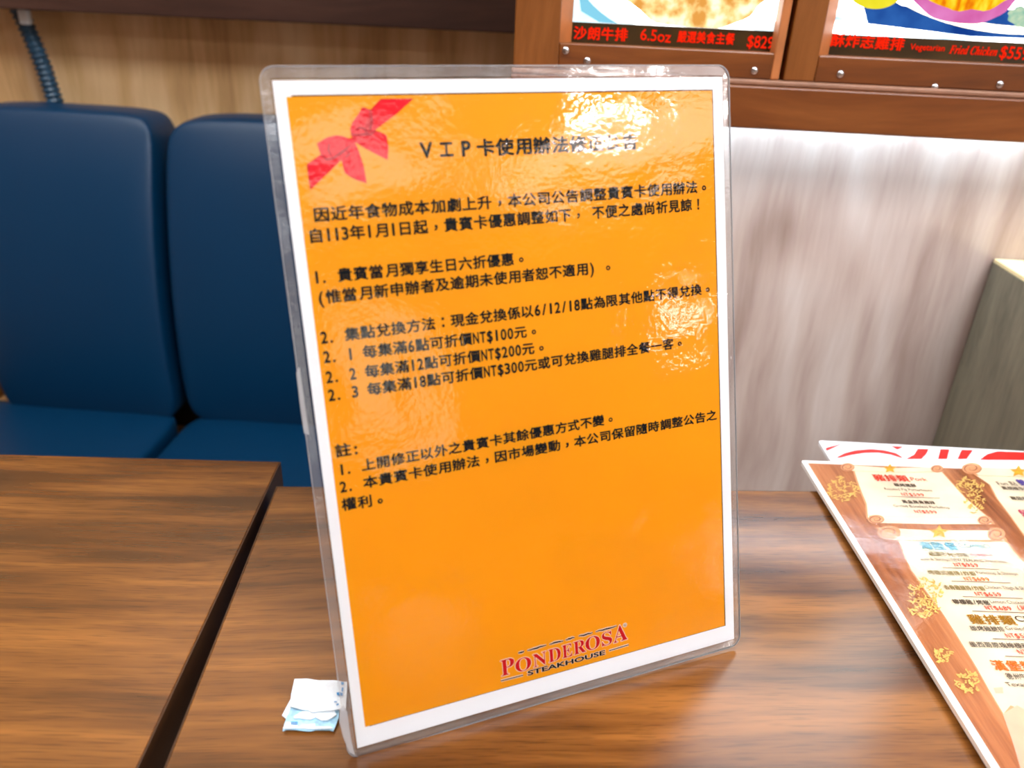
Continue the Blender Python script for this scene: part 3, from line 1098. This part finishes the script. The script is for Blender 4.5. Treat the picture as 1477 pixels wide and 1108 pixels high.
# clear strut behind that keeps the sheet up
def W2S(v):
    q = Vector(v) - po
    return Vector((q.dot(ex), q.dot(ey), q.dot(en)))


bm = bmesh.new()
topc = po + ex * (PW / 2) + ey * 0.17 - en * 0.0012
fwd = Vector((-en.x, -en.y, 0)).normalized()
foot = Vector((topc.x, topc.y, TZ + 0.0005)) + fwd * 0.055
hw = 0.03
vv = []
for c_, dz in ((topc, 0), (foot, 0)):
    for s in (-1, 1):
        for th in (0, 0.002):
            vv.append(bm.verts.new(W2S(c_ + ex * (s * hw) + fwd * th)))
for q in ((0, 1, 3, 2), (4, 5, 7, 6), (0, 1, 5, 4), (2, 3, 7, 6), (0, 2, 6, 4), (1, 3, 7, 5)):
    bm.faces.new([vv[i] for i in q])
bm_obj('easel_strut', bm, M['acrylic'], sign)

# ================================================================== TORN SACHET
sp = lambda x, y: on_z((400 + x / 11.667, 970 + y / 11.667), TZ + 0.0015)
root = on_z((455, 1020), TZ)
sach = thing('torn_paper_sachet', 'crumpled white and blue paper sachet on the table at the foot of the notice', 'paper sachet', (root.x, root.y, TZ))
M['tissue'] = plain('white sachet paper', (226, 234, 240), rough=0.6, spec=0.3, var=0.015, vscale=200, bump=0.5, bscale=300)
M['blue_tissue'] = plain('light blue sachet paper', (166, 208, 232), rough=0.6, spec=0.3, var=0.12, vscale=300)
M['blue_print'] = plain('blue sachet print', (60, 138, 196), rough=0.6, spec=0.2)


def scrap(name, ps, z, mat, amp=0.0006, th=0.0005, cuts=5, curl=0.0):
    w_ = [sp(*p) for p in ps]
    bm = bmesh.new()
    f = bm.faces.new([bm.verts.new((p.x, p.y, 0)) for p in w_])
    bmesh.ops.triangulate(bm, faces=[f])
    for _ in range(cuts):
        long = [e for e in bm.edges if e.calc_length() > 0.0035]
        if not long:
            break
        bmesh.ops.subdivide_edges(bm, edges=long, cuts=1)
        bmesh.ops.triangulate(bm, faces=list(bm.faces))
    for v in bm.verts:
        h = mnoise.noise((v.co.x * 160, v.co.y * 160, z * 9000)) + 0.5 * mnoise.noise((v.co.x * 420, v.co.y * 420, 3.0))
        v.co.z = TZ + z + amp * (h + 0.6)
    r = bmesh.ops.extrude_face_region(bm, geom=list(bm.faces))
    for v in [g for g in r['geom'] if isinstance(g, bmesh.types.BMVert)]:
        v.co.z -= th
    return bm_obj(name, bm, mat, sach, world=True)


scrap('back_flap', [(225, 440), (330, 380), (330, 690), (150, 772), (78, 715)], 0.0010, M['tissue'], 0.0004)
lower = scrap('lower_layer', [(230, 600), (620, 560), (1050, 600), (1032, 780), (985, 900), (945, 1002), (880, 978), (760, 985), (640, 978), (560, 1000), (420, 990),
                              (300, 985), (150, 978), (92, 1002), (120, 880), (155, 770), (190, 720)], 0.0018, M['blue_tissue'], 0.0006)
scrap('torn_strip', [(280, 780), (420, 700), (700, 700), (960, 680), (1000, 760), (850, 850), (740, 850), (650, 800), (560, 830), (380, 815), (290, 835)], 0.0030, M['tissue'], 0.0007)
scrap('torn_strip', [(100, 985), (150, 880), (330, 890), (360, 965), (440, 925), (640, 905), (640, 960), (900, 950), (940, 985), (560, 990), (300, 975)], 0.0030, M['tissue'], 0.0004)
top = scrap('top_layer', [(298, 182), (560, 190), (860, 208), (1178, 226), (1174, 420), (1165, 560), (1160, 680), (1110, 722), (1040, 690), (850, 722), (720, 728), (590, 752), (520, 700), (420, 690),
                          (300, 672), (222, 645), (240, 500), (262, 340)], 0.0042, M['tissue'], 0.0008)


def sach_print(ps, z):
    scrap('blue_print', ps, z, M['blue_print'], 0.0006, 0.0002)


for ps in ([(1005, 440), (1060, 430), (1110, 445), (1105, 485), (1050, 490), (1010, 475)], [(1080, 260), (1130, 265), (1125, 300), (1085, 310)],
           [(1090, 360), (1125, 350), (1110, 420), (1085, 415)], [(965, 585), (1010, 582), (1010, 600), (965, 602)], [(1000, 640), (1040, 625), (1045, 645), (1005, 655)]):
    sach_print(ps, 0.0052)
for ps in ([(232, 900), (352, 905), (350, 922), (235, 918)], [(236, 932), (352, 936), (350, 950), (238, 946)], [(240, 430), (262, 420), (250, 530), (238, 540)]):
    scrap('blue_print', ps, 0.0044, M['blue_print'], 0.0002, 0.0002)

# ================================================================== MENUS
MZ = TZ + 0.0060
ma, mb_, mc = on_z((1155, 664), MZ), on_z((1430, 1108), MZ), on_z((1477, 667), MZ)
m_up = (Vector((ma.x, ma.y)) - Vector((mb_.x, mb_.y))).normalized()
m_yaw = math.atan2(-m_up.x, m_up.y)
mu = Vector((math.cos(m_yaw), math.sin(m_yaw)))
mv = Vector((-math.sin(m_yaw), math.cos(m_yaw)))
MH, MW = 0.300, 0.424
menu = thing('menu_card', 'laminated wood grain menu with parchment scrolls, lying uppermost at the right', 'menu',
             (ma.x - mv.x * MH, ma.y - mv.y * MH, TZ + 0.003), m_yaw)


def mp(p):
    q = on_z(p, MZ)
    d = Vector((q.x, q.y)) - Vector(menu.location[:2])
    return (d.dot(mu), d.dot(mv))


board = poly('menu_board', rrect(0, MW, 0, MH, 0.003, 4), plain('white laminated board', (250, 246, 240), rough=0.4), menu, 0.0030, 0.0029)
M['menu_wood'] = wood('printed wood grain', [(120, 66, 36), (164, 96, 54), (194, 124, 76), (214, 150, 100)], 'Y', coarse=70, fine=420, stretch=12, rough=0.5,
                      seed=1.9, warp=0.003, pos=(0.3, 0.44, 0.56, 0.7), bump=0)
poly('wood_print', [(0.0042, 0.004), (MW - 0.004, 0.004), (MW - 0.004, MH - 0.0042), (0.0042, MH - 0.0042)], M['menu_wood'], menu, 0.0031)
M['parch'] = plain('cream parchment print', (246, 226, 198), rough=0.5, var=0.07, vscale=24)
M['parch_edge'] = plain('peach parchment print', (226, 164, 116), rough=0.5, var=0.06, vscale=60)
M['parch_line'] = plain('brown scroll line', (150, 86, 62), rough=0.5)
M['wheat'] = plain('yellow wheat print', (240, 196, 108), rough=0.5, var=0.1, vscale=420)
M['gold'] = plain('gold star print', (240, 170, 50), rough=0.4, var=0.15, vscale=300)
M['salmon'] = plain('salmon print', (244, 186, 158), rough=0.5, var=0.05, vscale=50)


def Z1(x, y):
    return mp((1140 + x / 4.38, 620 + y / 4.38))


def Z2(x, y):
    return mp((1140 + x / 4.38, 855 + y / 4.38))


def menu_poly(name, pts, mat, z):
    return poly(name, pts, M[mat], menu, z)


# parchment bodies
P1 = [Z1(405, 262), Z1(950, 262), Z1(1010, 330), Z1(1100, 430), Z1(1235, 545), Z1(1240, 572), Z1(490, 560), Z1(482, 470), Z1(440, 370)]
P2 = [Z1(690, 705), Z1(1360, 712), Z1(1470, 840), Z1(1620, 1010), Z1(1900, 1300), Z2(1900, 900), Z2(1390, 715), Z2(1345, 768), Z2(1250, 610), Z2(1180, 482),
      Z2(1045, 262), Z2(960, 130), Z1(830, 985), Z1(760, 880)]
P3 = [Z1(1150, 275), Z1(1750, 290), Z1(2100, 520), Z1(2300, 720), Z1(1900, 800), Z1(1476, 665), Z1(1390, 545), Z1(1310, 440), Z1(1262, 350)]
for k, P in enumerate((P1, P2, P3)):
    menu_poly('parchment_shade', grow(P, 0.03), 'parch_edge', 0.00322)
    menu_poly('parchment', P, 'parch', 0.0033)
menu_poly('salmon_picture', [Z2(1340, 770), Z2(1430, 715), Z2(1476, 740), Z2(1800, 900), Z2(1800, 1400), Z2(1520, 1400), Z2(1450, 1108), Z2(1400, 940)], 'salmon', 0.0034)
menu_poly('salmon_picture', [Z2(1280, 605), Z2(1340, 600), Z2(1345, 640), Z2(1295, 640)], 'salmon', 0.0034)
# rolls at the ends of the scrolls
ROLL = [[(360, 225), (640, 245), (920, 240), (955, 268), (640, 272), (390, 262)],
        [(520, 548), (880, 558), (1240, 556), (1270, 600), (900, 600), (540, 592)],
        [(560, 622), (900, 640), (1300, 640), (1350, 700), (1000, 700), (660, 700)],
        [(1110, 235), (1450, 255), (1800, 262), (1840, 300), (1450, 300), (1190, 292)]]
for r_ in ROLL:
    P = [Z1(*p) for p in r_]
    menu_poly('scroll_shade', grow(P, 0.06), 'parch_edge', 0.00345)
    menu_poly('scroll_roll', P, 'parch', 0.0035)


def spiral(cx, cy, rx, ry, turns=1.6, ph=0.0, n=26):
    return [Z1(cx + rx * (1 - 0.8 * i / n) * math.cos(ph + turns * 2 * math.pi * i / n), cy + ry * (1 - 0.8 * i / n) * math.sin(ph + turns * 2 * math.pi * i / n)) for i in range(n)]


CURL = [(360, 240, 44, 26), (925, 250, 40, 24), (540, 570, 52, 28), (1225, 576, 46, 28), (622, 655, 74, 44), (1300, 665, 58, 42), (1145, 248, 62, 36)]
for cx, cy, rx, ry in CURL:
    menu_poly('scroll_curl', [Z1(cx + rx * math.cos(t), cy + ry * math.sin(t)) for t in [i * math.pi / 12 for i in range(24)]], 'parch_edge', 0.0036)
    flat_mesh('scroll_curl', [stroke(spiral(cx, cy, rx, ry), 0.00035)], M['parch_line'], menu, 0.0037)
for cx, cy, s in ((628, 250, 36), (938, 652, 52), (1440, 268, 46)):
    pts = []
    for i in range(10):
        r_ = s if i % 2 == 0 else s * 0.48
        a_ = -math.pi / 2 + i * math.pi / 5
        pts.append(Z1(cx + 1.25 * r_ * math.cos(a_), cy + 0.85 * r_ * math.sin(a_)))
    menu_poly('gold_star', pts, 'gold', 0.0038)
# wheat sprays over the wood
random.seed(11)


def wheat(cx, cy, rx, ry, zf, n=60):
    ch = []
    for i in range(n):
        a_ = random.uniform(0, 2 * math.pi); r_ = math.sqrt(random.random())
        x, y = cx + rx * r_ * math.cos(a_), cy + ry * r_ * math.sin(a_)
        t = random.uniform(0, math.pi)
        l = random.uniform(7, 20)
        pts = [zf(x + l * math.cos(t) * u + 5 * math.sin(3 * u), y + 0.8 * l * math.sin(t) * u) for u in (-1, -0.3, 0.3, 1)]
        v_, f_ = stroke(pts, 0.0005)
        ch.append((np.c_[v_, np.full(len(v_), 4e-6 * i)], f_))
    flat_mesh('wheat_print', ch, M['wheat'], menu, 0.0036)


for a_ in ((330, 380, 100, 80, Z1, 90), (1130, 360, 90, 60, Z1, 60), (1160, 470, 70, 60, Z1, 40), (850, 1030, 110, 90, Z1, 70), (840, 90, 100, 80, Z2, 80),
           (960, 400, 60, 50, Z2, 40), (1120, 570, 80, 70, Z2, 60)):
    wheat(*a_)

INK = dict(red=(226, 70, 44), dark=(74, 56, 44), grey=(110, 92, 78), teal=(58, 150, 168), gold=(168, 116, 12), orange=(240, 116, 30), purple=(98, 78, 160), pink=(206, 66, 110),
           olive=(150, 128, 70), line=(150, 130, 116))
for k, v in INK.items():
    M['ink_' + k] = plain('menu ink ' + k, v, rough=0.5, spec=0.2)


def mtext(name, text, pa, pb, hpx, ink, wgt=0.0, mode='nat'):
    a, b = mp(pa), mp(pb)
    h = mp((pa[0], pa[1] - hpx / 2))[1] - mp((pa[0], pa[1] + hpx / 2))[1]
    ym = (a[1] + b[1]) / 2
    ch = natural(text, a[0], b[0], ym, ym, h, wgt) if mode == 'nat' else cells(text, a[0], b[0], ym, ym, h, wgt=wgt)
    flat_mesh(name, ch, M['ink_' + ink], menu, 0.004)


def mline(pa, pb):
    a, b = mp(pa), mp(pb)
    y = (a[1] + b[1]) / 2
    flat_mesh('divider_line', [(np.array([(a[0], y - 0.0003), (b[0], y - 0.0003), (b[0], y + 0.0003), (a[0], y + 0.0003)]), [(0, 1, 2, 3)])], M['ink_line'], menu, 0.004)


for a_ in [
    ('section_heading', '豬排類', (1259.5, 691), (1309, 691), 9, 'red', 0.022, 'c'), ('section_heading', 'Pork', (1313, 692.5), (1336, 693), 5, 'red', 0.0, 'nat'),
    ('dish_text', '碳烤豬腳', (1289.3, 701.2), (1320.2, 701.4), 4.4, 'dark', 0.02, 'c'), ('dish_text', 'Roasted Pig Porterhouse', (1275.8, 707.5), (1343, 708), 3.4, 'grey', 0, 'nat'),
    ('price_text', 'NT$599', (1299.6, 715), (1332, 715), 4.4, 'red', 0.01, 'c'),
    ('dish_text', '黃金無骨豬排', (1300.7, 725.7), (1347.3, 726), 4.6, 'dark', 0.02, 'c'), ('dish_text', 'Grilled Boneless Porkchop', (1288.8, 732), (1367.8, 732.8), 3.6, 'grey', 0, 'nat'),
    ('price_text', 'NT$599', (1318.5, 740), (1350.5, 740), 4.8, 'red', 0.01, 'c'),
    ('section_heading', '海陸餐', (1325.8, 789.2), (1380, 789.2), 11, 'teal', 0.022, 'c'), ('section_heading', 'COMBO', (1382, 789), (1426.5, 789), 6.6, 'teal', 0.0, 'nat'),
    ('dish_text', '紐澳牛排/炸蝦', (1339.4, 801.4), (1396, 801.4), 6, 'olive', 0.02, 'c'), ('dish_text', '紐西蘭優質牛肉', (1399.3, 802.2), (1431.6, 802.4), 4.2, 'red', 0.02, 'c'),
    ('dish_text', 'Steak & Shrimps NEW ZEALAND Prime Steak', (1326.4, 809.4), (1450.8, 809.8), 4.4, 'grey', 0, 'nat'),
    ('price_text', 'NT$959', (1375, 816.6), (1410, 816.6), 5.6, 'red', 0.012, 'c'),
    ('dish_text', '烤德式豬排/炸蝦', (1338, 828.2), (1406, 828.2), 6.2, 'olive', 0.02, 'c'), ('dish_text', 'Porkchop & Shrimps', (1408, 828.2), (1466, 828.4), 4.6, 'grey', 0, 'nat'),
    ('price_text', 'NT$699', (1389.7, 837), (1426, 837), 6, 'orange', 0.012, 'c'),
    ('dish_text', '去骨雞腿排/炸蝦', (1361.4, 849.7), (1418.5, 849.7), 6.6, 'olive', 0.02, 'c'), ('dish_text', 'Chicken Thigh & Shrimps', (1420, 849.6), (1492, 849.8), 4.8, 'grey', 0, 'nat'),
    ('price_text', 'NT$659', (1405.5, 858.8), (1443.4, 858.8), 6.2, 'red', 0.012, 'c'),
    ('dish_text', '檸檬雞/烤豬', (1374, 870.4), (1426, 870.4), 7, 'dark', 0.015, 'c'), ('dish_text', 'Lemon Chicken & Pork', (1428, 870.4), (1502, 870.6), 5, 'grey', 0, 'nat'),
    ('price_text', 'NT$689', (1420, 878.8), (1458, 878.8), 6.6, 'red', 0.012, 'c'), ('price_text', '(限量)', (1465.5, 878.8), (1500, 878.8), 6.6, 'red', 0.012, 'c'),
    ('section_heading', '雞排類', (1397, 895.8), (1462.5, 895.8), 13.5, 'gold', 0.022, 'c'), ('section_heading', 'Chicken', (1464, 895), (1524, 895), 8, 'dark', 0.005, 'nat'),
    ('dish_text', '碳烤雞腿排', (1399, 908.7), (1447.4, 908.7), 7.4, 'dark', 0.01, 'c'), ('dish_text', 'Grilled Chicken', (1450, 908.7), (1515, 909), 5.4, 'grey', 0, 'nat'),
    ('price_text', 'NT$579', (1449.4, 919), (1490, 919), 7, 'red', 0.012, 'c'),
    ('dish_text', '墨西哥原塊檸檬雞排', (1398.5, 932.6), (1493, 932.6), 7.8, 'dark', 0.01, 'c'),
    ('price_text', 'NT$599', (1467, 942.7), (1510, 942.7), 7.4, 'red', 0.012, 'c'),
    ('section_heading', '漢堡類', (1430.3, 962.5), (1493, 962.5), 14.5, 'orange', 0.022, 'c'),
    ('dish_text', '德州牛肉堡', (1450.8, 978), (1499, 978), 9, 'dark', 0.008, 'c'), ('dish_text', 'Texas Burger', (1450.8, 989.5), (1516, 989.8), 6, 'dark', 0.0, 'nat'),
    ('section_heading', 'Fun 點', (1438, 699), (1465, 699), 5, 'grey', 0.0, 'nat'), ('section_heading', '雙', (1467, 697.5), (1479, 697.5), 8, 'purple', 0.04, 'c'),
    ('dish_text', '黑胡椒牛柳', (1444.6, 706), (1484, 706.4), 4.8, 'dark', 0.015, 'c'), ('dish_text', '蘑菇豬排', (1457, 720.4), (1490, 720.6), 4.8, 'dark', 0.015, 'c'),
    ('section_heading', '兒童餐', (1470, 742), (1510, 742), 9, 'pink', 0.03, 'c'),
]:
    mtext(*a_)
for a_ in (((1280, 718.7), (1353.8, 719)), ((1360, 821.8), (1439.5, 821.8)), ((1373, 841.2), (1456, 841.2)), ((1389, 863.6), (1473.4, 863.6)), ((1402.7, 884.8), (1502, 884.8)),
           ((1432, 924.4), (1510, 924.4)), ((1449.8, 949.4), (1510, 949.4))):
    mline(*a_)
poly('laminate_film', rrect(0.0006, MW - 0.0006, 0.0006, MH - 0.0006, 0.003, 4), M['menu_film'], menu, 0.0043)

# the second menu under it, red and white
RZ = TZ + 0.003
ra, rb, rc = on_z((1180, 635), RZ), on_z((1195, 660), RZ), on_z((1477, 650.5), RZ)
r_yaw = math.atan2(rc.y - ra.y, rc.x - ra.x)
ru = Vector((math.cos(r_yaw), math.sin(r_yaw)))
rv_ = Vector((-math.sin(r_yaw), math.cos(r_yaw)))
menu2 = thing('menu_card', 'white menu with curved red stripes, mostly hidden under the parchment menu', 'menu', (ra.x - rv_.x * MH, ra.y - rv_.y * MH, TZ), r_yaw)
poly('menu_board', rrect(0, 0.42, 0, MH, 0.003, 4), M['paper'], menu2, 0.0028, 0.0027)


def rp(x, y):
    q = on_z((1180 + x / 4.973, 630 + y / 4.973), RZ)
    d = Vector((q.x, q.y)) - Vector(menu2.location[:2])
    return (d.dot(ru), d.dot(rv_))


M['stripe'] = plain('red stripe print', (226, 38, 30), rough=0.5)
for P in ([(55, 80), (180, 47), (60, 102)], [(130, 150), (190, 118), (270, 97), (380, 88), (470, 96), (560, 118), (610, 150), (590, 150), (520, 128), (430, 114), (330, 116), (230, 132), (160, 150)],
          [(520, 66), (615, 70), (570, 92)], [(715, 86), (795, 88), (775, 125), (740, 160), (630, 160), (690, 128)], [(878, 89), (942, 90), (925, 160), (860, 160)],
          [(1030, 93), (1112, 96), (1065, 160), (1000, 160)], [(1290, 104), (1700, 118), (1700, 170), (1160, 165), (1215, 124)]):
    poly('red_stripe', [rp(*p) for p in P], M['stripe'], menu2, 0.00295)
poly('laminate_film', rrect(0.0005, 0.4195, 0.0005, MH - 0.0005, 0.003, 4), M['menu_film'], menu2, 0.00297 + 0.00002)
